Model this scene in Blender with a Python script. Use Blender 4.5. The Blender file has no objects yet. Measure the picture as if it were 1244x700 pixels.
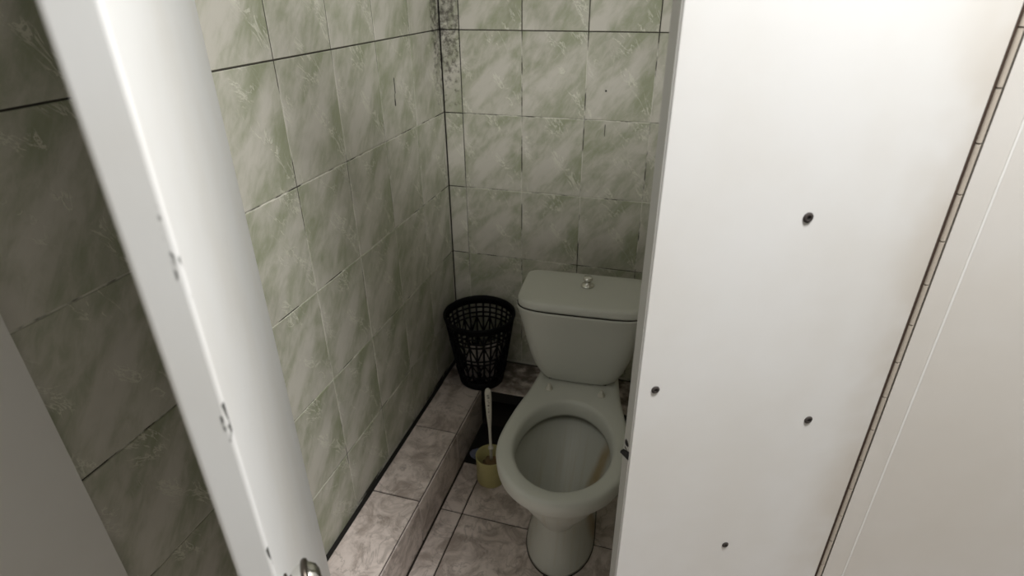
import bpy, bmesh, math, random
from mathutils import Vector, Matrix
random.seed(7)
S = bpy.context.scene
COL = S.collection

# ------------------------------------------------------------------ camera
cam_d = bpy.data.cameras.new('camera')
cam = bpy.data.objects.new('camera', cam_d)
COL.objects.link(cam)
r_, u_, f_ = (0.95993, 0.28014, -0.00718), (-0.12497, 0.45088, 0.88379), (-0.25083, 0.84748, -0.46782)
cam.matrix_world = Matrix(((r_[0], u_[0], -f_[0], 0.76323), (r_[1], u_[1], -f_[1], -1.81019),
                           (r_[2], u_[2], -f_[2], 1.48676), (0, 0, 0, 1)))
cam_d.sensor_width = 36.0
cam_d.lens = 702.7 / 1244 * 36
cam_d.clip_start = 0.02
cam_d.dof.use_dof = True
cam_d.dof.focus_distance = 1.15
cam_d.dof.aperture_fstop = 4.5
S.camera = cam

# ------------------------------------------------------------------ world, light, exposure
w = bpy.data.worlds.new('world')
S.world = w
w.use_nodes = True
w.node_tree.nodes['Background'].inputs[0].default_value = (0.93, 0.97, 1.0, 1)
w.node_tree.nodes['Background'].inputs[1].default_value = 0.3
LAMP = Vector((1.24, -1.44, 2.50))
ld = bpy.data.lights.new('lamp_light', 'AREA')
ld.shape = 'RECTANGLE'
ld.size, ld.size_y = 0.5, 0.2
ld.energy = 42
ld.color = (1.0, 1.0, 0.995)
lo = bpy.data.objects.new('lamp_light', ld)
lo.location = LAMP
COL.objects.link(lo)
S.view_settings.view_transform = 'Standard'
S.view_settings.look = 'None'
S.view_settings.exposure = 0.0
S.view_settings.gamma = 1.0

# ------------------------------------------------------------------ node helpers
class NT:
    def __init__(self, name):
        self.m = bpy.data.materials.new(name)
        self.m.use_nodes = True
        self.t = self.m.node_tree
        self.b = self.t.nodes['Principled BSDF']
    def n(self, typ, **kw):
        nd = self.t.nodes.new(typ)
        for k, v in kw.items():
            setattr(nd, k, v)
        return nd
    def l(self, a, b):
        self.t.links.new(a, b)
    def val(self, sock, v):
        if hasattr(v, 'is_output'):
            self.l(v, sock)
        else:
            sock.default_value = v
    def math(self, op, a, b=0.0, clamp=False):
        nd = self.n('ShaderNodeMath', operation=op, use_clamp=clamp)
        self.val(nd.inputs[0], a)
        self.val(nd.inputs[1], b)
        return nd.outputs[0]
    def step(self, x, lo_, hi_):
        nd = self.n('ShaderNodeMapRange', interpolation_type='SMOOTHSTEP')
        self.val(nd.inputs[0], x)
        nd.inputs[1].default_value = lo_
        nd.inputs[2].default_value = hi_
        return nd.outputs[0]
    def noise(self, vec, scale, detail=3.0, rough=0.55, dist=0.0):
        nd = self.n('ShaderNodeTexNoise')
        if vec is not None:
            self.l(vec, nd.inputs['Vector'])
        nd.inputs['Scale'].default_value = scale
        nd.inputs['Detail'].default_value = detail
        nd.inputs['Roughness'].default_value = rough
        nd.inputs['Distortion'].default_value = dist
        return nd.outputs[0]
    def mix(self, f, a, b):
        nd = self.n('ShaderNodeMix', data_type='RGBA')
        self.val(nd.inputs[0], f)
        for i, c in ((6, a), (7, b)):
            if hasattr(c, 'is_output'):
                self.l(c, nd.inputs[i])
            else:
                nd.inputs[i].default_value = (*c, 1) if len(c) == 3 else c
        return nd.outputs[2]
    def mapping(self, vec, loc=(0, 0, 0), rot=(0, 0, 0), scale=(1, 1, 1)):
        nd = self.n('ShaderNodeMapping')
        self.l(vec, nd.inputs[0])
        nd.inputs[1].default_value = loc
        nd.inputs[2].default_value = rot
        nd.inputs[3].default_value = scale
        return nd.outputs[0]
    def obj(self):
        return self.n('ShaderNodeTexCoord').outputs['Object']
    def pos(self):
        return self.n('ShaderNodeNewGeometry').outputs['Position']
    def xyz(self, v):
        nd = self.n('ShaderNodeSeparateXYZ')
        self.l(v, nd.inputs[0])
        return nd.outputs
    def bump(self, h, strength=0.3, dist=0.002):
        nd = self.n('ShaderNodeBump')
        nd.inputs['Strength'].default_value = strength
        nd.inputs['Distance'].default_value = dist
        self.l(h, nd.inputs['Height'])
        self.l(nd.outputs[0], self.b.inputs['Normal'])
    def col(self, c):
        self.val(self.b.inputs['Base Color'], c if hasattr(c, 'is_output') else (*c, 1))
    def rough(self, v):
        self.val(self.b.inputs['Roughness'], v)

def plain(name, c, rough=0.5, metal=0.0, nscale=30, var=0.12):
    t = NT(name)
    nz = t.noise(t.obj(), nscale, 3)
    d = tuple(x * (1 - var) for x in c)
    t.col(t.mix(nz, c, d))
    t.rough(rough)
    t.b.inputs['Metallic'].default_value = metal
    return t.m

def mold_mask(t):
    """black mould grown in the back left corner, strongest high up"""
    p = t.xyz(t.pos())
    d = t.math('MAXIMUM', p[0], t.math('MULTIPLY', p[1], -1.0))
    near = t.math('ADD', t.math('MULTIPLY', t.step(d, 0.085, 0.05), 0.62), t.math('MULTIPLY', t.step(d, 0.20, 0.0), 0.42))
    high = t.step(p[2], 0.80, 1.42)
    nz = t.noise(t.pos(), 60, 6, 0.75)
    m = t.math('MULTIPLY', near, high)
    return t.step(t.math('ADD', t.math('MULTIPLY', m, 0.30), nz), 0.68, 0.90), m

def mat_wall_tile():
    t = NT('green_marbled_glaze')
    o = t.obj()
    rnd = t.n('ShaderNodeObjectInfo').outputs['Random']
    off = t.n('ShaderNodeCombineXYZ')
    t.l(t.math('MULTIPLY', rnd, 0.02), off.inputs[0])
    t.l(t.math('MULTIPLY', rnd, 0.9), off.inputs[2])
    va = t.n('ShaderNodeVectorMath', operation='ADD')
    t.l(o, va.inputs[0]); t.l(off.outputs[0], va.inputs[1])
    v = t.mapping(t.mapping(va.outputs[0], rot=(0, 0, math.radians(38))), (0.31, 0.07, 0), scale=(1.1, 0.55, 0.12))
    base = t.noise(v, 10, 3, 0.55, 0.4)
    fine = t.noise(t.mapping(t.mapping(va.outputs[0], rot=(0, 0, math.radians(34))), (0.2, 0.5, 0), scale=(1.3, 0.5, 0.2)), 38, 5, 0.68, 0.5)
    cl = t.math('ADD', t.math('MULTIPLY', base, 0.68), t.math('MULTIPLY', fine, 0.32))
    k = t.step(cl, 0.34, 0.63)
    c = t.mix(k, (0.32, 0.338, 0.228), (0.60, 0.575, 0.505))
    vv = t.mapping(t.mapping(va.outputs[0], rot=(0, 0, math.radians(-36))), (0.11, 0.43, 0), scale=(1.5, 0.55, 0.1))
    rid = t.math('ABSOLUTE', t.math('SUBTRACT', t.noise(vv, 17, 5, 0.65, 1.0), 0.5))
    vein = t.step(rid, 0.024, 0.006)
    msk = t.step(t.noise(vv, 10, 2, 0.5), 0.52, 0.60)
    vein = t.math('MULTIPLY', vein, msk)
    c = t.mix(t.math('MULTIPLY', vein, 0.75), c, (0.72, 0.71, 0.60))
    sp, _ = mold_mask(t)
    c = t.mix(t.math('MULTIPLY', sp, 0.8), c, (0.035, 0.028, 0.02))
    # grey film of dirt in thin long smears
    c = t.mix(t.math('MULTIPLY', t.step(t.noise(t.pos(), 4.0, 4), 0.5, 0.75), 0.25), c, (0.2, 0.19, 0.15))
    t.col(c)
    t.rough(t.math('ADD', 0.24, t.math('MULTIPLY', fine, 0.2)))
    t.bump(t.math('ADD', vein, t.math('MULTIPLY', fine, 0.8)), 0.4, 0.0015)
    return t.m

def mat_grout():
    t = NT('wall_grout')
    p = t.pos()
    nz = t.noise(p, 9, 4, 0.6)
    d = t.step(nz, 0.47, 0.60)
    d = t.math('ADD', d, t.step(t.xyz(p)[2], 1.30, 1.36), True)
    c = t.mix(d, (0.66, 0.645, 0.56), (0.05, 0.045, 0.035))
    q = t.xyz(p)
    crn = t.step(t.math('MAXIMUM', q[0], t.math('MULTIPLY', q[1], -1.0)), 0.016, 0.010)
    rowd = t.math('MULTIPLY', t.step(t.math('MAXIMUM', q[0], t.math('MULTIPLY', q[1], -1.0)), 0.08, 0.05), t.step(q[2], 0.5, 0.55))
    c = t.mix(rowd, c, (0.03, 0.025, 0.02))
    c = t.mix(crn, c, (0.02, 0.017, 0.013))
    _, m = mold_mask(t)
    c = t.mix(t.math('MULTIPLY', m, 2.2, True), c, (0.012, 0.010, 0.008))
    t.col(c)
    t.rough(0.9)
    return t.m

def mat_floor_tile():
    t = NT('pink_beige_marbled_tile')
    o = t.obj()
    rnd = t.n('ShaderNodeObjectInfo').outputs['Random']
    off = t.n('ShaderNodeCombineXYZ')
    for i in range(3):
        t.l(t.math('MULTIPLY', rnd, (3.0, 1.7, 2.3)[i]), off.inputs[i])
    va = t.n('ShaderNodeVectorMath', operation='ADD')
    t.l(o, va.inputs[0]); t.l(off.outputs[0], va.inputs[1])
    v = va.outputs[0]
    base = t.noise(v, 13, 6, 0.68, 0.7)
    k = t.step(base, 0.33, 0.60)
    c = t.mix(k, (0.38, 0.315, 0.275), (0.72, 0.63, 0.58))
    rid = t.math('ABSOLUTE', t.math('SUBTRACT', t.noise(v, 7, 4, 0.6, 1.0), 0.5))
    c = t.mix(t.math('MULTIPLY', t.step(rid, 0.02, 0.0), 0.4), c, (0.2, 0.165, 0.14))
    p = t.xyz(t.pos())
    # brown filth that has settled at the back of the ledge
    dirt = t.math('MULTIPLY', t.step(p[1], -0.24, -0.12), t.step(t.noise(t.pos(), 22, 5), 0.3, 0.6))
    c = t.mix(t.math('MULTIPLY', dirt, 0.85), c, (0.05, 0.032, 0.018))
    t.col(c)
    t.rough(t.math('ADD', 0.3, t.math('MULTIPLY', base, 0.25)))
    t.bump(base, 0.1, 0.001)
    return t.m

def mat_paint(name, c, edge=None, hinge=False):
    t = NT(name)
    o = t.obj()
    n1 = t.noise(o, 3, 4, 0.6)
    n2 = t.noise(t.mapping(o, scale=(1, 1, 0.2)), 120, 2)
    cc = t.mix(t.step(n1, 0.35, 0.7), c, tuple(x * f for x, f in zip(c, (0.95, 0.935, 0.91))))
    x = t.xyz(o)
    if hinge:   # rusty beige bleeding beside the piano hinge
        h = t.math('MULTIPLY', t.step(x[0], 0.10, 0.0), t.step(n1, 0.3, 0.6))
        cc = t.mix(t.math('MULTIPLY', h, 0.55), cc, (0.52, 0.46, 0.38))
    if edge:    # chipped paint along the vertical free edge
        ex, y0 = edge
        n3 = t.noise(t.mapping(o, scale=(1, 1, 0.45)), 45, 3, 0.6)
        a = t.math('MULTIPLY', t.step(x[0], ex - 0.0030, ex - 0.0020),
                   t.step(t.math('ABSOLUTE', t.math('SUBTRACT', x[1], y0)), 0.0066, 0.0046))
        cc = t.mix(t.math('MULTIPLY', a, t.step(n3, 0.57, 0.61)), cc, (0.07, 0.07, 0.065))
    t.col(cc)
    t.rough(0.5)
    t.bump(n2, 0.06, 0.001)
    return t.m

def mat_ceramic():
    t = NT('glazed_ceramic')
    o = t.obj()
    x = t.xyz(o)
    c = t.mix(t.noise(o, 5, 3), (0.58, 0.585, 0.53), (0.53, 0.535, 0.48))
    inside = t.math('MULTIPLY', t.step(x[2], 0.353, 0.345), t.step(x[1], -0.62, -0.60))
    ax = t.math('ABSOLUTE', x[0])
    inside = t.math('MULTIPLY', inside, t.step(ax, 0.135, 0.12))
    streak = t.noise(t.mapping(o, scale=(1, 0.05, 0.05)), 60, 3)
    c = t.mix(t.math('MULTIPLY', t.math('MULTIPLY', inside, t.step(streak, 0.5, 0.7)), 0.35), c, (0.46, 0.42, 0.30))
    ys = t.math('MULTIPLY', t.step(t.math('ABSOLUTE', t.math('SUBTRACT', t.math('ADD', x[0], t.math('MULTIPLY', x[1], -0.41)), 0.254)), 0.030, 0.006),
                t.step(t.math('ABSOLUTE', t.math('SUBTRACT', x[1], -0.385)), 0.075, 0.02))
    ys = t.math('MULTIPLY', t.math('MULTIPLY', ys, t.step(x[2], 0.354, 0.34)), t.math('ADD', 0.55, t.math('MULTIPLY', t.noise(o, 30, 3), 0.45)))
    c = t.mix(t.math('MULTIPLY', ys, 0.9), c, (0.30, 0.19, 0.05))
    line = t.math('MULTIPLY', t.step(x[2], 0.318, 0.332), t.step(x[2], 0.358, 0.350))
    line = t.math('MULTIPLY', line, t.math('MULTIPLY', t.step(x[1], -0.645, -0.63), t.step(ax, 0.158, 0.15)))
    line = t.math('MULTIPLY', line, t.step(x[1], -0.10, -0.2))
    c = t.mix(t.math('MULTIPLY', line, 0.75), c, (0.10, 0.09, 0.06))  # shade under the rim painted into the glaze as a dark line
    t.col(c)
    t.rough(0.36)
    return t.m

M_TILE = mat_wall_tile()
M_GROUT = mat_grout()
M_FTILE = mat_floor_tile()
M_FGROUT = plain('dark_floor_grout', (0.035, 0.026, 0.02), 0.9)
M_DARK = plain('near_black', (0.012, 0.010, 0.008), 0.95)  # near-black for the ledge core and the floor patch
M_WHITE = mat_paint('white_wall_paint', (0.76, 0.75, 0.72))
M_GREY = mat_paint('grey_green_wall_paint', (0.15, 0.16, 0.14))
M_CEIL = mat_paint('ceiling_paint', (0.8, 0.79, 0.77))
LW = 0.64
M_DOORL = mat_paint('white_door_paint', (0.77, 0.77, 0.76), edge=(LW, 0.0))
M_DOORR = mat_paint('white_leaf_paint', (0.755, 0.748, 0.735), hinge=True)
M_BAND = mat_paint('grey_edge_paint', (0.40, 0.395, 0.37))
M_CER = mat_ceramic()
M_CHROME = plain('chrome', (0.75, 0.74, 0.70), 0.15, 1.0)
M_DARKMET = plain('tarnished_metal', (0.10, 0.085, 0.07), 0.35, 0.9)
M_RUST = plain('rusty_gap', (0.06, 0.035, 0.022), 0.9)
M_HINGE = plain('painted_hinge', (0.50, 0.44, 0.37), 0.6, 0.0, 25, 0.2)
M_BLACKP = plain('black_plastic', (0.004, 0.004, 0.0045), 0.6)
M_HOLE = plain('hole_black', (0.008, 0.007, 0.006), 0.9)
M_SCREW = plain('screw_brown', (0.035, 0.028, 0.024), 0.85, 0.0)
M_BLACKP.node_tree.nodes['Principled BSDF'].inputs['Specular IOR Level'].default_value = 0.12
M_YEL = plain('yellow_plastic', (0.50, 0.45, 0.20), 0.45)
M_WPLAST = plain('white_plastic', (0.62, 0.60, 0.52), 0.45)
M_BRIS = plain('dirty_bristle', (0.20, 0.13, 0.06), 0.9)
M_PAPER = plain('crumpled_paper', (0.55, 0.49, 0.47), 0.9, 0, 20, 0.5)
M_RAG = plain('grey_blue_rag', (0.16, 0.17, 0.24), 0.95)
M_INK = plain('dark_ink', (0.06, 0.06, 0.05), 0.8)
M_SEALGAP = plain('dark_sealant_and_gap', (0.03, 0.025, 0.02), 0.9)
M_WATER = plain('water', (0.35, 0.36, 0.30), 0.05)
M_LIGHTW = plain('pale_trim', (0.86, 0.85, 0.82), 0.4)
M_FRAME = mat_paint('beige_white_frame_paint', (0.66, 0.635, 0.60))

# ------------------------------------------------------------------ object helpers
def link(name, me, mat=None, parent=None, loc=None, rot=None):
    o = bpy.data.objects.new(name, me)
    COL.objects.link(o)
    if me is not None and mat is not None and len(me.materials) == 0:
        me.materials.append(mat)
    if parent is not None:
        o.parent = parent
    if loc is not None:
        o.location = loc
    if rot is not None:
        o.rotation_euler = rot
    return o

def tag(o, label=None, cat=None, group=None, kind=None):
    if label: o['label'] = label
    if cat: o['category'] = cat
    if group: o['group'] = group
    if kind: o['kind'] = kind
    return o

def empty(name, loc, rz=0.0):
    o = bpy.data.objects.new(name, None)
    COL.objects.link(o)
    o.location = loc
    o.rotation_euler = (0, 0, rz)
    o.empty_display_size = 0.05
    return o

def mesh(bm, name, smooth=False):
    bmesh.ops.recalc_face_normals(bm, faces=bm.faces[:])
    me = bpy.data.meshes.new(name)
    bm.to_mesh(me)
    bm.free()
    if smooth:
        for p in me.polygons:
            p.use_smooth = True
    return me

def add_box(bm, a, b, bevel=0.0, seg=2):
    x0, y0, z0 = a
    x1, y1, z1 = b
    vs = [bm.verts.new(v) for v in ((x0, y0, z0), (x1, y0, z0), (x1, y1, z0), (x0, y1, z0),
                                    (x0, y0, z1), (x1, y0, z1), (x1, y1, z1), (x0, y1, z1))]
    fs = [bm.faces.new([vs[i] for i in q]) for q in ((0, 3, 2, 1), (4, 5, 6, 7), (0, 1, 5, 4), (1, 2, 6, 5), (2, 3, 7, 6), (3, 0, 4, 7))]
    if bevel:
        es = list({e for f in fs for e in f.edges})
        bmesh.ops.bevel(bm, geom=es, offset=bevel, segments=seg, affect='EDGES', profile=0.5)
    return bm

def box(name, a, b, mat, parent=None, bevel=0.0, seg=2):
    return link(name, mesh(add_box(bmesh.new(), a, b, bevel, seg), name), mat, parent)

def add_lathe(bm, prof, n=32, at=(0, 0, 0), mtx=None):
    rings = []
    for r, z in prof:
        if r < 1e-6:
            rings.append([bm.verts.new((at[0], at[1], at[2] + z))])
        else:
            rings.append([bm.verts.new((at[0] + r * math.cos(2 * math.pi * i / n), at[1] + r * math.sin(2 * math.pi * i / n), at[2] + z)) for i in range(n)])
    for a, b in zip(rings, rings[1:]):
        for i in range(n):
            j = (i + 1) % n
            if len(a) == 1 and len(b) == 1:
                continue
            if len(a) == 1:
                bm.faces.new((a[0], b[i], b[j]))
            elif len(b) == 1:
                bm.faces.new((a[i], a[j], b[0]))
            else:
                bm.faces.new((a[i], a[j], b[j], b[i]))
    if mtx is not None:
        bmesh.ops.transform(bm, matrix=mtx, verts=[v for r in rings for v in r])
    return bm

def add_tube(bm, pts, r, n=6, closed=False):
    pts = [Vector(p) for p in pts]
    m = len(pts)
    rings = []
    for i, p in enumerate(pts):
        if closed:
            d = pts[(i + 1) % m] - pts[i - 1]
        else:
            d = pts[min(i + 1, m - 1)] - pts[max(i - 1, 0)]
        d.normalize()
        a = Vector((0, 0, 1)) if abs(d.z) < 0.95 else Vector((1, 0, 0))
        s = d.cross(a).normalized()
        t = s.cross(d).normalized()
        rr = r[i] if isinstance(r, (list, tuple)) else r
        rings.append([bm.verts.new(p + rr * (math.cos(2 * math.pi * k / n) * s + math.sin(2 * math.pi * k / n) * t)) for k in range(n)])
    for i in range(m if closed else m - 1):
        a, b = rings[i], rings[(i + 1) % m]
        for k in range(n):
            bm.faces.new((a[k], a[(k + 1) % n], b[(k + 1) % n], b[k]))
    if not closed:
        bm.faces.new(rings[0]); bm.faces.new(rings[-1][::-1])
    return bm

def catmull(P, k):
    out = []
    n = len(P)
    for i in range(n - 1):
        p0 = P[i - 1] if i > 0 else (-P[1][0], P[1][1])
        p3 = P[i + 2] if i + 2 < n else (-P[n - 2][0], P[n - 2][1])
        p1, p2 = P[i], P[i + 1]
        for j in range(k):
            t = j / k
            out.append(tuple(0.5 * (2 * p1[c] + (p2[c] - p0[c]) * t + (2 * p0[c] - 5 * p1[c] + 4 * p2[c] - p3[c]) * t * t
                                    + (3 * p1[c] - p0[c] - 3 * p2[c] + p3[c]) * t ** 3) for c in (0, 1)))
    out.append(P[-1])
    return out

def full(half):
    return half + [(-x, y) for x, y in half[-2:0:-1]]

def loft(bm, rings, cap0=True, cap1=True):
    R = [[bm.verts.new(v) for v in r] for r in rings]
    n = len(R[0])
    for a, b in zip(R, R[1:]):
        for i in range(n):
            bm.faces.new((a[i], a[(i + 1) % n], b[(i + 1) % n], b[i]))
    if cap0: bm.faces.new(R[0][::-1])
    if cap1: bm.faces.new(R[-1])
    return bm

# ------------------------------------------------------------------ tiles
TILE_CACHE = {}
def tile_mesh(wd, ht, th, ch=0.0010):
    """face tile in its own XY plane, front at z = 0, arrises eased"""
    key = (round(wd, 4), round(ht, 4), th)
    if key not in TILE_CACHE:
        bm = bmesh.new()
        def q(i, z):
            return [bm.verts.new((sx * (wd / 2 - i), sy * (ht / 2 - i), z)) for sx, sy in ((-1, -1), (1, -1), (1, 1), (-1, 1))]
        a, b, c = q(0, -th), q(0, -ch), q(ch, 0)
        for r, s in ((a, b), (b, c)):
            for i in range(4):
                bm.faces.new((r[i], r[(i + 1) % 4], s[(i + 1) % 4], s[i]))
        bm.faces.new(c)
        TILE_CACHE[key] = mesh(bm, 'tile')
    return TILE_CACHE[key]

def lay(us, vs, frame, parent, mat, gap=0.0030, th=0.0016, wob=0.0012):
    """a grid of tiles between the joint lines us x vs; frame maps (u, v) to a point and gives the rotation"""
    fn, rot = frame
    for u0, u1 in zip(us, us[1:]):
        for v0, v1 in zip(vs, vs[1:]):
            wd, ht = u1 - u0 - gap, v1 - v0 - gap
            if wd < 0.004 or ht < 0.004:
                continue
            o = link('tile', tile_mesh(wd, ht, th), mat, parent)
            o.location = fn((u0 + u1) / 2, (v0 + v1) / 2)
            m = rot.to_matrix() if hasattr(rot, 'to_matrix') else rot
            k = wob if min(wd, ht) > 0.1 else 0
            j = Matrix.Rotation(random.uniform(-k, k), 3, 'X') @ Matrix.Rotation(random.uniform(-k, k), 3, 'Y')
            o.rotation_euler = (m @ j).to_euler()

def cols(x, y, z):
    return Matrix((x, y, z)).transposed()

# ------------------------------------------------------------------ room shell
CEIL = 2.62
TH = 0.0016
ZL = [0.165, 0.3613, 0.6106, 0.8599, 1.1092, 1.3585, 1.6078, 1.8571, 2.1064]
wl = box('wall_left', (-0.12, -3.0, 0.0), (-TH, 0.12, CEIL), M_GROUT)
tag(wl, 'left wall of green marbled tiles running past the open door', 'wall', kind='structure')
wl_cols = [0.0] + [0.0117 + 0.2 * c for c in range(0, 8)]
FR_L = (lambda u, v: (0.0, -u, v), cols((0, 1, 0), (0, 0, 1), (1, 0, 0)))
lay(wl_cols[:6], ZL, FR_L, wl, M_TILE)
lay(wl_cols[5:], [0.0, 0.112] + ZL[1:], FR_L, wl, M_TILE)
box('plaster_top', (-TH, -1.4117, 2.1064), (0.002, -TH - 0.003, CEIL), M_WHITE, wl)
box('plaster_end', (-TH, -3.0, 0.0), (0.012, -1.4125, CEIL), M_WHITE, wl)

wb = box('wall_back', (0.0, 0.0 + TH, 0.0), (1.1, 0.12, CEIL), M_GROUT)
tag(wb, 'back wall of green marbled tiles behind the toilet', 'wall', kind='structure')
FR_B = (lambda u, v: (u, 0.0, v), cols((1, 0, 0), (0, 0, 1), (0, -1, 0)))
lay([0.002] + [0.0644 + 0.2 * c for c in range(0, 6)] + [1.098], ZL, FR_B, wb, M_TILE)
box('plaster_top', (0.003, -0.002, 2.1064), (1.098, TH, CEIL), M_WHITE, wb)

wr = box('wall_right', (1.1 + TH, -0.995, 0.0), (1.2, 0.12, CEIL), M_GROUT)
tag(wr, 'right wall of the cubicle behind the narrow open door leaf', 'wall', kind='structure')
FR_R = (lambda u, v: (1.1, -u, v), cols((0, -1, 0), (0, 0, 1), (-1, 0, 0)))
lay([0.002, 0.15, 0.35, 0.55, 0.75, 0.95, 0.994], [0.003] + ZL, FR_R, wr, M_TILE)
box('plaster_top', (1.098, -0.99, 2.1064), (1.1 + TH, -0.004, CEIL), M_WHITE, wr)

wf = box('wall_front', (1.135, -1.004, 0.0), (2.5, -0.996, CEIL), M_FRAME)
tag(wf, 'white painted partition wall right of the cubicle door', 'wall', kind='structure')
box('pale_edge_bead', (1.1320, -1.0046, 0.0), (1.1348, -1.0030, CEIL), M_LIGHTW, wf, 0.0005, 1)
wc = box('wall_corridor', (2.5, -3.0, 0.0), (2.6, -0.996, CEIL), M_GREY)
tag(wc, 'grey green painted wall of the passage outside the cubicle', 'wall', kind='structure')
wn = box('wall_near', (-0.12, -3.1, 0.0), (2.6, -3.0, CEIL), M_GREY)
tag(wn, 'grey green painted wall behind the camera', 'wall', kind='structure')
cl = box('ceiling', (-0.12, -3.1, CEIL), (2.6, 0.12, CEIL + 0.1), M_CEIL)
tag(cl, 'plain white ceiling', 'ceiling', kind='structure')

fl = box('floor', (-0.12, -3.1, -0.1), (2.6, 0.12, -0.004), M_FGROUT)
tag(fl, 'floor of pink beige marbled tiles with dark joints', 'floor', kind='structure')
FR_F = (lambda u, v: (u, -v, 0.0), cols((0, -1, 0), (1, 0, 0), (0, 0, 1)))
def lay_floor(us, vs):
    fn = lambda a, b: (b, -a, 0.0)
    lay(vs, us, (fn, cols((0, -1, 0), (1, 0, 0), (0, 0, 1))), fl, M_FTILE, 0.0045, 0.004)
lay_floor([0.169, 0.241, 0.541], [0.412, 0.624, 0.924, 1.042])
lay_floor([0.541, 0.841, 1.094], [0.205, 0.324, 0.624, 0.924, 1.042])
box('black_floor_patch', (0.168, -0.411, -0.0038), (0.539, -0.202, -0.003), M_DARK, fl)  # near-black sheet where floor tiles are left out
lay_floor([0.003 + 0.014, 0.241, 0.541, 0.841, 1.141, 1.441, 1.741, 2.041, 2.341, 2.495],
          [1.044, 1.224, 1.524, 1.824, 2.124, 2.424, 2.724, 2.995])

# frame stiles
ts = box('trim_1', (0.0015, -1.062, 0.164), (0.027, -1.012, 2.06), M_WHITE, bevel=0.002)
tag(ts, 'narrow white frame stile on the tiled wall behind the left door leaf', 'door frame', kind='structure')
tr = box('trim_2', (1.1035, -1.0035, 0.0), (1.1325, -0.9965, CEIL - 0.001), M_FRAME)
tag(tr, 'white frame stile right of the long piano hinge', 'door frame', kind='structure')

# ------------------------------------------------------------------ L-shaped tiled ledge
CH, CW = 0.161, 0.166
lg = empty('tiled_ledge', (0, 0, 0))
tag(lg, 'low step boxed in pink beige marbled tiles along the left and back walls', 'ledge')
bm = bmesh.new()
add_box(bm, (0.0, -1.036, 0.0), (CW - 0.004, -0.0005, CH - 0.004))
add_box(bm, (CW - 0.004, -0.2, 0.112), (1.098, -0.0005, CH - 0.004))
add_box(bm, (CW - 0.004, -0.03, 0.0), (1.098, -0.0005, 0.112))
add_box(bm, (0.86, -0.2, 0.0), (1.098, -0.03, 0.112))
link('ledge_core', mesh(bm, 'ledge_core'), M_DARK, lg)  # near-black colour carries the shade of the cavity under the back ledge
rotT = cols((0, -1, 0), (1, 0, 0), (0, 0, 1))
lay([0.2025, 0.449, 0.745, 1.040], [0.014, CW - 0.002], (lambda a, b: (b, -a, CH), rotT), lg, M_FTILE, 0.004, 0.004)
lay([0.010, 0.2025], [0.013, CW, 0.46, 0.76, 1.06, 1.095], (lambda a, b: (b, -a, CH), rotT), lg, M_FTILE, 0.003, 0.004)
lay([0.2, 0.454, 0.754, 1.040], [0.0, CH - 0.007], (lambda a, b: (CW, -a, b), cols((0, 1, 0), (0, 0, 1), (1, 0, 0))), lg, M_FTILE, 0.0035, 0.004)

lay([0.0, CW], [0.0, CH - 0.006], (lambda a, b: (a, -1.040, b), cols((1, 0, 0), (0, 0, 1), (0, -1, 0))), lg, M_FTILE, 0.002, 0.004)

# ------------------------------------------------------------------ toilet
TX, TY, TR = 0.537, -0.205, math.radians(3.0)
to = empty('toilet', (TX, TY, 0.0), TR)
tag(to, 'off-white ceramic toilet without a seat standing in front of the tiled back wall', 'toilet')

def hp(hw, yf, yb, yw, wb):
    P = [(hw * math.sin(a), yw - (yw - yf) * math.cos(a)) for a in [math.radians(22.5 * i) for i in range(5)]]
    P[0] = (0.0, yf)
    lp = lambda a, b, t: a + (b - a) * t
    P += [(lp(hw, wb, 0.24), lp(yw, yb, 0.27)), (lp(hw, wb, 0.68), lp(yw, yb, 0.55)), (wb, lp(yw, yb, 0.86)), (wb * 0.82, yb), (0.0, yb)]
    return full(catmull(P, 6))

def egg(hw, yf, yb, yw):
    P = [(hw * math.sin(a), yw - (yw - yf) * math.cos(a)) for a in [math.radians(18 * i) for i in range(5)]]
    P += [(hw * math.sin(a), yw - (yw - yb) * math.cos(math.pi - a) if False else yw + (yb - yw) * -math.cos(a)) for a in [math.radians(90 + 22.5 * i) for i in range(5)]]
    P[0] = (0.0, yf); P[-1] = (0.0, yb)
    return full(catmull(P, 6))

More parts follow.
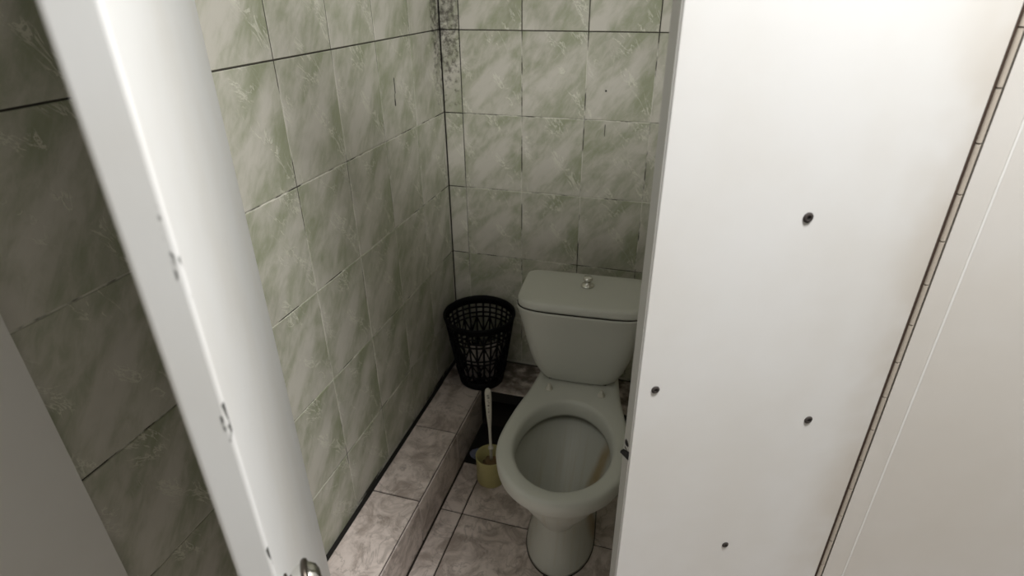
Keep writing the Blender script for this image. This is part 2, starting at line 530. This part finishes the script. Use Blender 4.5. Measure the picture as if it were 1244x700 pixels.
RINGS = [
    (0.000, hp(0.100, -0.560, -0.10, -0.42, 0.085)), (0.012, hp(0.099, -0.559, -0.10, -0.42, 0.085)),
    (0.050, hp(0.090, -0.545, -0.10, -0.41, 0.078)), (0.110, hp(0.082, -0.522, -0.09, -0.39, 0.072)),
    (0.170, hp(0.082, -0.522, -0.08, -0.39, 0.075)), (0.225, hp(0.095, -0.545, -0.06, -0.40, 0.085)),
    (0.285, hp(0.126, -0.602, -0.04, -0.43, 0.095)), (0.330, hp(0.154, -0.634, -0.03, -0.45, 0.105)),
    (0.347, hp(0.161, -0.644, -0.03, -0.455, 0.110)), (0.350, hp(0.169, -0.652, -0.03, -0.458, 0.113)),
    (0.357, hp(0.174, -0.657, -0.03, -0.46, 0.116)), (0.385, hp(0.176, -0.658, -0.03, -0.46, 0.117)),
    (0.395, hp(0.174, -0.656, -0.03, -0.46, 0.114)), (0.400, hp(0.169, -0.651, -0.035, -0.46, 0.107)),
    (0.401, hp(0.163, -0.645, -0.045, -0.455, 0.098)),
    (0.401, egg(0.139, -0.622, -0.262, -0.455)), (0.398, egg(0.133, -0.616, -0.268, -0.455)),
    (0.390, egg(0.129, -0.612, -0.274, -0.455)), (0.360, egg(0.127, -0.610, -0.280, -0.455)),
    (0.350, egg(0.128, -0.611, -0.279, -0.455)), (0.352, egg(0.146, -0.626, -0.256, -0.455)),
    (0.340, egg(0.147, -0.626, -0.256, -0.455)), (0.310, egg(0.138, -0.614, -0.268, -0.455)),
    (0.260, egg(0.112, -0.596, -0.312, -0.46)), (0.215, egg(0.072, -0.570, -0.380, -0.48)),
    (0.185, egg(0.050, -0.555, -0.440, -0.50)), (0.172, egg(0.036, -0.545, -0.465, -0.505)),
]
bm = bmesh.new()
loft(bm, [[(x, y, z) for x, y in ring] for z, ring in RINGS])
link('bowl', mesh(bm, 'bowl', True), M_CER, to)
bm = bmesh.new()
loft(bm, [[(x, y, z) for x, y in egg(0.052, -0.556, -0.436, -0.50)] for z in (0.1868, 0.1872)])
link('water', mesh(bm, 'water'), M_WATER, to)
bm = bmesh.new()   # line of dark sealant round the foot
loft(bm, [[(x, y, z) for x, y in hp(0.1018, -0.5618, -0.098, -0.42, 0.0868)] for z in (0.0, 0.003)])
link('sealant', mesh(bm, 'sealant'), M_SEALGAP, to)

def sup(hw, y0, y1, n=4.5, k=16):
    """half outline of a tank: y0 front, y1 back, soft square corners"""
    h = []
    for i in range(k + 1):
        a = -math.pi / 2 + math.pi * i / k
        c, s_ = math.cos(a), math.sin(a)
        nn = n if s_ < 0 else n * 2
        h.append((hw * abs(c) ** (2 / nn), (y0 + y1) / 2 + (y1 - y0) / 2 * math.copysign(abs(s_) ** (2 / nn), s_)))
    h[0] = (0.0, y0); h[-1] = (0.0, y1)
    return full(h)
bm = bmesh.new()
TK = [(0.4025, 0.085, -0.172), (0.4035, 0.098, -0.183), (0.409, 0.112, -0.190), (0.420, 0.123, -0.195), (0.445, 0.137, -0.200), (0.48, 0.150, -0.204), (0.53, 0.163, -0.209),
      (0.59, 0.176, -0.215), (0.635, 0.1865, -0.222), (0.652, 0.1915, -0.2265), (0.6580, 0.1925, -0.2275), (0.6595, 0.1915, -0.2265)]
loft(bm, [[(x, y, z) for x, y in sup(hw, yf, -0.008)] for z, hw, yf in TK])
link('tank', mesh(bm, 'tank', True), M_CER, to)
bm = bmesh.new()
LD = [(0.6608, 0.185, -0.220, -0.006), (0.6625, 0.1872, -0.2222, -0.003), (0.666, 0.188, -0.223, -0.002), (0.678, 0.1880, -0.223, -0.002), (0.684, 0.186, -0.221, -0.004), (0.6875, 0.181, -0.2155, -0.008),
      (0.689, 0.170, -0.204, -0.016), (0.690, 0.12, -0.16, -0.05), (0.690, 0.05, -0.12, -0.09)]
loft(bm, [[(x, y, z) for x, y in sup(hw, yf, yb, 5.0)] for z, hw, yf, yb in LD])
link('tank_lid', mesh(bm, 'tank_lid', True), M_CER, to)
bm = bmesh.new()
loft(bm, [[(x, y, z) for x, y in sup(0.1908, -0.2258, -0.008)] for z in (0.6590, 0.6605)])
link('lid_gap', mesh(bm, 'lid_gap'), M_SEALGAP, to)  # dark ring stands in for the shade in the gap below the lid
bm = bmesh.new()
add_box(bm, (-0.088, -0.176, 0.4), (0.088, -0.03, 0.4035))
link('tank_gasket', mesh(bm, 'tank_gasket'), M_SEALGAP, to)
bm = bmesh.new()
add_lathe(bm, [(0.0, 0.0), (0.020, 0.0), (0.020, 0.003), (0.0175, 0.006), (0.012, 0.008), (0.009, 0.012), (0.0095, 0.016), (0.013, 0.018), (0.0145, 0.021),
               (0.0145, 0.026), (0.012, 0.029), (0.005, 0.0305), (0.0, 0.0306)], 32, (0.006, -0.090, 0.690))
tag(link('flush_knob', mesh(bm, 'flush_knob', True), M_CHROME, to), 'round chrome flush knob')
for sx in (-1, 1):
    bm = bmesh.new()
    add_lathe(bm, [(0.0, 0.0), (0.011, 0.0), (0.011, 0.003), (0.007, 0.005), (0.0065, 0.014), (0.005, 0.018), (0.0, 0.0195)], 20, (sx * 0.078, -0.228, 0.4005))
    link('seat_bolt', mesh(bm, 'seat_bolt', True), M_WPLAST, to)

# ------------------------------------------------------------------ lattice bin
BX, BY, BZ = 0.146, -0.136, CH
bn = empty('waste_bin', (BX, BY, BZ))
tag(bn, 'black plastic lattice waste bin on the tiled ledge in the corner', 'bin')
R0, R1, HB = 0.082, 0.123, 0.283
def br(z): return R0 + (R1 - R0) * (z / HB)
def bp(a, z, dr=0.0): return ((br(z) + dr) * math.cos(a), (br(z) + dr) * math.sin(a), z)
def ringpts(z, n=60, dr=0.0): return [bp(2 * math.pi * i / n, z, dr) for i in range(n)]
bm = bmesh.new()
add_lathe(bm, [(0.0, 0.0), (R0 - 0.003, 0.0), (R0, 0.004), (br(0.034), 0.034), (br(0.034) - 0.003, 0.034), (R0 - 0.004, 0.006), (0.0, 0.005)], 48)
link('base_cup', mesh(bm, 'base_cup', True), M_BLACKP, bn)
bm = bmesh.new()
add_lathe(bm, [(br(0.258), 0.258), (br(HB - 0.006) + 0.002, HB - 0.006), (R1 + 0.006, HB - 0.004), (R1 + 0.006, HB + 0.002), (R1 + 0.002, HB + 0.005), (R1 - 0.003, HB + 0.003), (br(0.258) - 0.003, 0.258), (br(0.258), 0.258)], 64)
link('rim', mesh(bm, 'rim', True), M_BLACKP, bn)
for z in (0.062, 0.125, 0.142, 0.205, 0.222, 0.242):
    bm = bmesh.new()
    add_tube(bm, ringpts(z), 0.0032, 6, True)
    link('hoop', mesh(bm, 'hoop', True), M_BLACKP, bn)
NB = 28
bm = bmesh.new()
add_tube(bm, [(R0, 0, 0.03), (br(0.15), 0, 0.15), (br(0.262), 0, 0.262)], 0.0036, 6)
bar = mesh(bm, 'upright_bar', True)
for i in range(NB):
    link('upright_bar', bar, M_BLACKP, bn, (0, 0, 0), (0, 0, 2 * math.pi * i / NB))
for z0, z1 in ((0.034, 0.080), (0.080, 0.125), (0.142, 0.205)):
    bm = bmesh.new()
    for s in (0, 1):
        add_tube(bm, [bp(0, z0 if s == 0 else z1), bp(2 * math.pi / NB, z1 if s == 0 else z0)], 0.0029, 5)
        break
    da = mesh(bm, 'diagonal_bar')
    bm = bmesh.new()
    add_tube(bm, [bp(0, z1), bp(2 * math.pi / NB, z0)], 0.0029, 5)
    db = mesh(bm, 'diagonal_bar')
    for i in range(NB):
        link('diagonal_bar', da if i % 2 == 0 else db, M_BLACKP, bn, (0, 0, 0), (0, 0, 2 * math.pi * i / NB))

def crumple(name, r, sq, mat, seed, loc, amp=0.35, sub=3):
    rr = random.Random(seed)
    bm = bmesh.new()
    bmesh.ops.create_icosphere(bm, subdivisions=sub, radius=r)
    ds = [Vector((rr.gauss(0, 1), rr.gauss(0, 1), rr.gauss(0, 1))).normalized() for _ in range(26)]
    for v in bm.verts:
        d = v.co.normalized()
        k = 1.0 - amp * max(0.0, max(d.dot(x) for x in ds) - 0.86) / 0.14 * 0.8
        v.co = Vector((v.co.x * k * sq[0], v.co.y * k * sq[1], v.co.z * k * sq[2]))
    return link(name, mesh(bm, name), mat, None, loc)
spots = [(-0.028, -0.030, 0.042, 0.036), (0.036, -0.022, 0.043, 0.034), (0.004, 0.036, 0.045, 0.036), (-0.03, 0.012, 0.105, 0.035),
         (0.034, -0.034, 0.108, 0.036), (0.036, 0.036, 0.112, 0.034), (-0.016, -0.05, 0.112, 0.033)]
for i, (x, y, z, r) in enumerate(spots):
    o = crumple('crumpled_paper', r, (1, 1, 0.9), M_PAPER, 40 + i, (BX + x, BY + y, BZ + z), 0.4, 3)
    tag(o, 'pale crumpled paper seen through the lattice of the black bin', 'paper', 'crumpled papers in the bin')

# ------------------------------------------------------------------ brush, holder, rag
HX, HY = 0.284, -0.458
hd = empty('brush_holder', (HX, HY, 0.0))
tag(hd, 'round yellow plastic brush holder on the floor left of the toilet', 'brush holder')
bm = bmesh.new()
add_lathe(bm, [(0.0, 0.0), (0.046, 0.0), (0.0475, 0.004), (0.0485, 0.098), (0.0495, 0.104), (0.0485, 0.106), (0.0455, 0.104), (0.0445, 0.01), (0.0, 0.008)], 40)
link('cup', mesh(bm, 'cup', True), M_YEL, hd)

bs = empty('toilet_brush', (HX + 0.004, HY, 0.012))
tag(bs, 'white plastic toilet brush standing in the yellow holder', 'brush')
TIP = Vector((-0.008, 0.006, 0.362))
ax = TIP.normalized()
bm = bmesh.new()
add_lathe(bm, [(0.0, 0.0), (0.026, 0.004), (0.033, 0.025), (0.033, 0.052), (0.022, 0.070), (0.0, 0.074)], 28)
rr = random.Random(3)
for v in bm.verts:
    if v.co.xy.length > 0.01:
        k = 1 + rr.uniform(-0.15, 0.12)
        v.co.x *= k; v.co.y *= k
link('bristle_head', mesh(bm, 'bristle_head'), M_BRIS, bs)
# handle: round rod that widens into a flat grip turned to the front
def ovals(pts):
    s = Vector((0.96, 0.28, 0)).normalized()
    t = ax.cross(s).normalized()
    out = []
    for h, a, b in pts:
        c = ax * h
        out.append([tuple(c + s * a * math.cos(2 * math.pi * k / 20) + t * b * math.sin(2 * math.pi * k / 20)) for k in range(20)])
    return out
bm = bmesh.new()
loft(bm, ovals([(0.070, 0.0055, 0.0055), (0.095, 0.0052, 0.005), (0.118, 0.005, 0.0048), (0.1185, 0.0085, 0.008), (0.126, 0.0085, 0.008), (0.1265, 0.0046, 0.0044),
                (0.17, 0.0046, 0.0042), (0.205, 0.0050, 0.0042), (0.235, 0.0072, 0.0045), (0.27, 0.0092, 0.0048), (0.32, 0.0105, 0.005), (0.345, 0.0102, 0.005), (0.357, 0.008, 0.0042), (0.362, 0.003, 0.002)]))
hn = link('handle', mesh(bm, 'handle', True), M_WPLAST, bs)
s = Vector((0.96, 0.28, 0)).normalized()
t_ = ax.cross(s).normalized()
if t_.y > 0: t_ = -t_
bm = bmesh.new()   # small moulded characters on the grip
marks = [(0.338, -1, 1), (0.332, -1, 1), (0.326, -1, 1), (0.335, -1, -0.4), (0.329, 1, 0.4), (0.316, -1, 0.6), (0.309, -0.4, 1), (0.300, -1, 0.8), (0.296, -1, 0.8), (0.285, -0.6, 0.3), (0.276, -0.6, 0.6), (0.271, -0.6, 0.4), (0.258, -0.3, 0.3), (0.25, -0.3, 0.3)]
for h, a, b in marks:
    wd = 0.0036
    c0, c1 = ax * h + s * a * wd, ax * (h + 0.0016) + s * b * wd
    if abs(a - b) < 0.1: c1 = ax * (h + 0.006) + s * (a * wd + 0.0012)
    q = [c0, Vector(c0 + (c1 - c0).project(s)), c1, Vector(c0 + (c1 - c0).project(ax))]
    f0 = [bm.verts.new(p + t_ * 0.0042) for p in q]
    f1 = [bm.verts.new(p + t_ * 0.0058) for p in q]
    bm.faces.new(f1); bm.faces.new(f0[::-1])
    for i in range(4):
        bm.faces.new((f0[i], f0[(i + 1) % 4], f1[(i + 1) % 4], f1[i]))
link('moulded_lettering', mesh(bm, 'moulded_lettering'), M_INK, hn)

rg = crumple('floor_rag', 0.03, (1.0, 0.9, 0.42), M_RAG, 5, (0.207, -0.372, 0.0115), 0.5, 3)
tag(rg, 'small crumpled grey-blue rag on the floor behind the yellow brush holder', 'rag')

# ------------------------------------------------------------------ left door leaf (large, with latch ring)
def leaf_empty(name, loc, ang):
    o = empty(name, (loc[0], loc[1], 0.0), ang)
    o['kind'] = 'structure'
    return o
d1 = leaf_empty('door_1', (0.06, -1.041), math.atan2(-0.501, 0.398))
tag(d1, 'white door leaf swung open close to the camera at the left', 'door')
bm = bmesh.new()
add_box(bm, (0.0, -0.03, 0.18), (LW, 0.0, 2.05), 0.0035, 3)
me = mesh(bm, 'panel', False)
link('panel', me, M_DOORL, d1)
for z in (0.42, 1.75):
    bm = bmesh.new()
    add_tube(bm, [(-0.012, -0.02, z), (-0.012, -0.02, z + 0.09)], 0.007, 14)
    add_box(bm, (-0.010, -0.024, z), (0.0, -0.016, z + 0.09))
    link('hinge', mesh(bm, 'hinge'), M_HINGE, d1)
# round knob on the inner face
KX, KZ = 0.612, 0.957
Q = Matrix.Translation((KX, 0.0, KZ)) @ Matrix.Rotation(-math.pi / 2, 4, 'X')
bm = bmesh.new()
add_lathe(bm, [(0.0, 0.0), (0.0125, 0.0), (0.0125, 0.002), (0.008, 0.003), (0.007, 0.008), (0.0, 0.008)], 36, mtx=Q)
rose = link('lock_rose', mesh(bm, 'lock_rose', True), M_DARKMET, d1)
tag(rose, 'dark round lock rose on the inner face')
bm = bmesh.new()
add_lathe(bm, [(0.0, 0.004), (0.008, 0.0045), (0.013, 0.008), (0.0165, 0.013), (0.0175, 0.019), (0.0165, 0.025), (0.013, 0.0305), (0.007, 0.0335), (0.0, 0.0345)], 36, mtx=Q)
tag(link('lock_knob', mesh(bm, 'lock_knob', True), M_CHROME, rose), 'small round chrome knob')
bm = bmesh.new()
add_tube(bm, [Q @ Vector((0.0178 * math.cos(a), 0.0178 * math.sin(a), 0.020)) for a in [2 * math.pi * i / 36 for i in range(36)]], 0.0036, 8, True)
tag(link('knob_ring', mesh(bm, 'knob_ring', True), M_DARKMET, rose), 'dark ring round the knob')

# ------------------------------------------------------------------ right door leaf (narrow, piano hinge)
TH2 = math.atan2(0.165, 0.351)
d2 = leaf_empty('door_2', (1.098, -1.0), math.pi + TH2)
tag(d2, 'narrow white door leaf with screw heads and a long hinge, half open at the right', 'door')
W2, T2 = 0.388, 0.024
box('panel', (0.006, -T2, 0.05), (W2 - 0.0016, 0.0, 2.05), M_DOORR, d2, 0.0012, 2)
box('edge_band', (W2 - 0.0012, -T2 + 0.0006, 0.05), (W2 + 0.0006, -0.0014, 2.05), M_BAND, d2)
def screw(x, z, r):
    bm = bmesh.new()
    Qm = Matrix.Translation((x, 0.0, z)) @ Matrix.Rotation(-math.pi / 2, 4, 'X')
    add_lathe(bm, [(r * 1.02, -0.001), (r, 0.0008), (r * 0.75, 0.0022), (r * 0.42, 0.0024), (r * 0.3, 0.0006), (0.0, 0.0004)], 20, mtx=Qm)
    sc = link('screw_head', mesh(bm, 'screw_head', True), M_SCREW, d2)
    bm = bmesh.new()
    add_lathe(bm, [(0.0, 0.0009), (r * 0.3, 0.0009), (r * 0.3, 0.0013), (0.0, 0.0014)], 14, mtx=Qm)
    link('recess', mesh(bm, 'recess'), M_HOLE, sc)
for x, z, r in ((0.197, 1.234, 0.0067), (0.362, 0.997, 0.0058), (0.115, 0.910, 0.0064), (0.201, 0.654, 0.0056)):
    screw(x, z, r)
bm = bmesh.new()
Qe = Matrix.Translation((W2, -0.0125, 0.8945)) @ Matrix.Rotation(math.pi / 2, 4, 'Y') @ Matrix.Scale(1.3, 4, (0, 1, 0))
add_lathe(bm, [(0.0, 0.0030), (0.0030, 0.0024), (0.0052, 0.0006), (0.0052, -0.0005)], 18, mtx=Qe)
link('latch_pin', mesh(bm, 'latch_pin'), M_HOLE, d2)
bm = bmesh.new()
add_box(bm, (W2 - 0.0005, -0.018, 0.8822), (W2 + 0.0012, -0.005, 0.8836))
link('strike_edge', mesh(bm, 'strike_edge'), M_DARKMET, d2)
bm = bmesh.new()
v = [bm.verts.new(p) for p in ((W2 + 0.0004, -0.0235, 0.8735), (W2 + 0.0004, -0.0010, 0.8880), (W2 + 0.0004, -0.0010, 0.8710), (W2 + 0.0004, -0.0235, 0.8690),
                               (W2 + 0.006, -0.021, 0.8725), (W2 + 0.0025, -0.003, 0.8850), (W2 + 0.0025, -0.003, 0.8725), (W2 + 0.006, -0.021, 0.8690))]
for q in ((0, 1, 2, 3), (4, 5, 6, 7), (0, 1, 5, 4), (1, 2, 6, 5), (2, 3, 7, 6), (3, 0, 4, 7)):
    bm.faces.new([v[i] for i in q])
link('latch_bolt', mesh(bm, 'latch_bolt'), M_HOLE, d2)
# piano hinge
hg = box('hinge_backing', (-0.0040, -0.0035, 0.06), (0.0062, 0.0005, 2.04), M_RUST, d2)
bm = bmesh.new()
add_tube(bm, [(0, 0, 0.0008), (0, 0, 0.0614)], 0.0030, 16)
kn = mesh(bm, 'hinge_knuckle')
for i in range(31):
    link('hinge_knuckle', kn, M_HINGE, hg, (0.0010, 0.0026, 0.065 + 0.0625 * i))

# ------------------------------------------------------------------ small marks on the tiles
def mark(parent, a, b, mat=M_HOLE):
    box('chipped_spot', a, b, mat, parent)
mark(wl, (0.0, -0.3335, 1.222), (0.0006, -0.3305, 1.262))
mark(wl, (0.0, -0.3390, 1.190), (0.0006, -0.3345, 1.207))
mark(wl, (0.0, -0.3375, 1.205), (0.0005, -0.3360, 1.222))
mark(wl, (0.0, -0.985, 0.79), (0.0008, -0.978, 0.80))
mark(wb, (0.523, -0.0006, 1.194), (0.528, 0.0, 1.199))
mark(wb, (0.529, -0.0006, 1.062), (0.531, 0.0, 1.098))

# ------------------------------------------------------------------ ceiling lamp
lp = empty('ceiling_light', (LAMP.x, LAMP.y, CEIL))
tag(lp, 'rectangular white ceiling light above the open doors', 'lamp')
bm = bmesh.new()
add_box(bm, (-0.32, -0.11, -0.05), (0.32, 0.11, 0.0), 0.006, 2)
link('housing', mesh(bm, 'housing'), M_WHITE, lp)
t = NT('lit_diffuser')
t.col((0.9, 0.9, 0.88))
t.b.inputs['Emission Color'].default_value = (1, 0.98, 0.95, 1)
t.b.inputs['Emission Strength'].default_value = 3.0
box('diffuser', (-0.29, -0.09, -0.075), (0.29, 0.09, -0.051), t.m, lp, 0.006, 2)
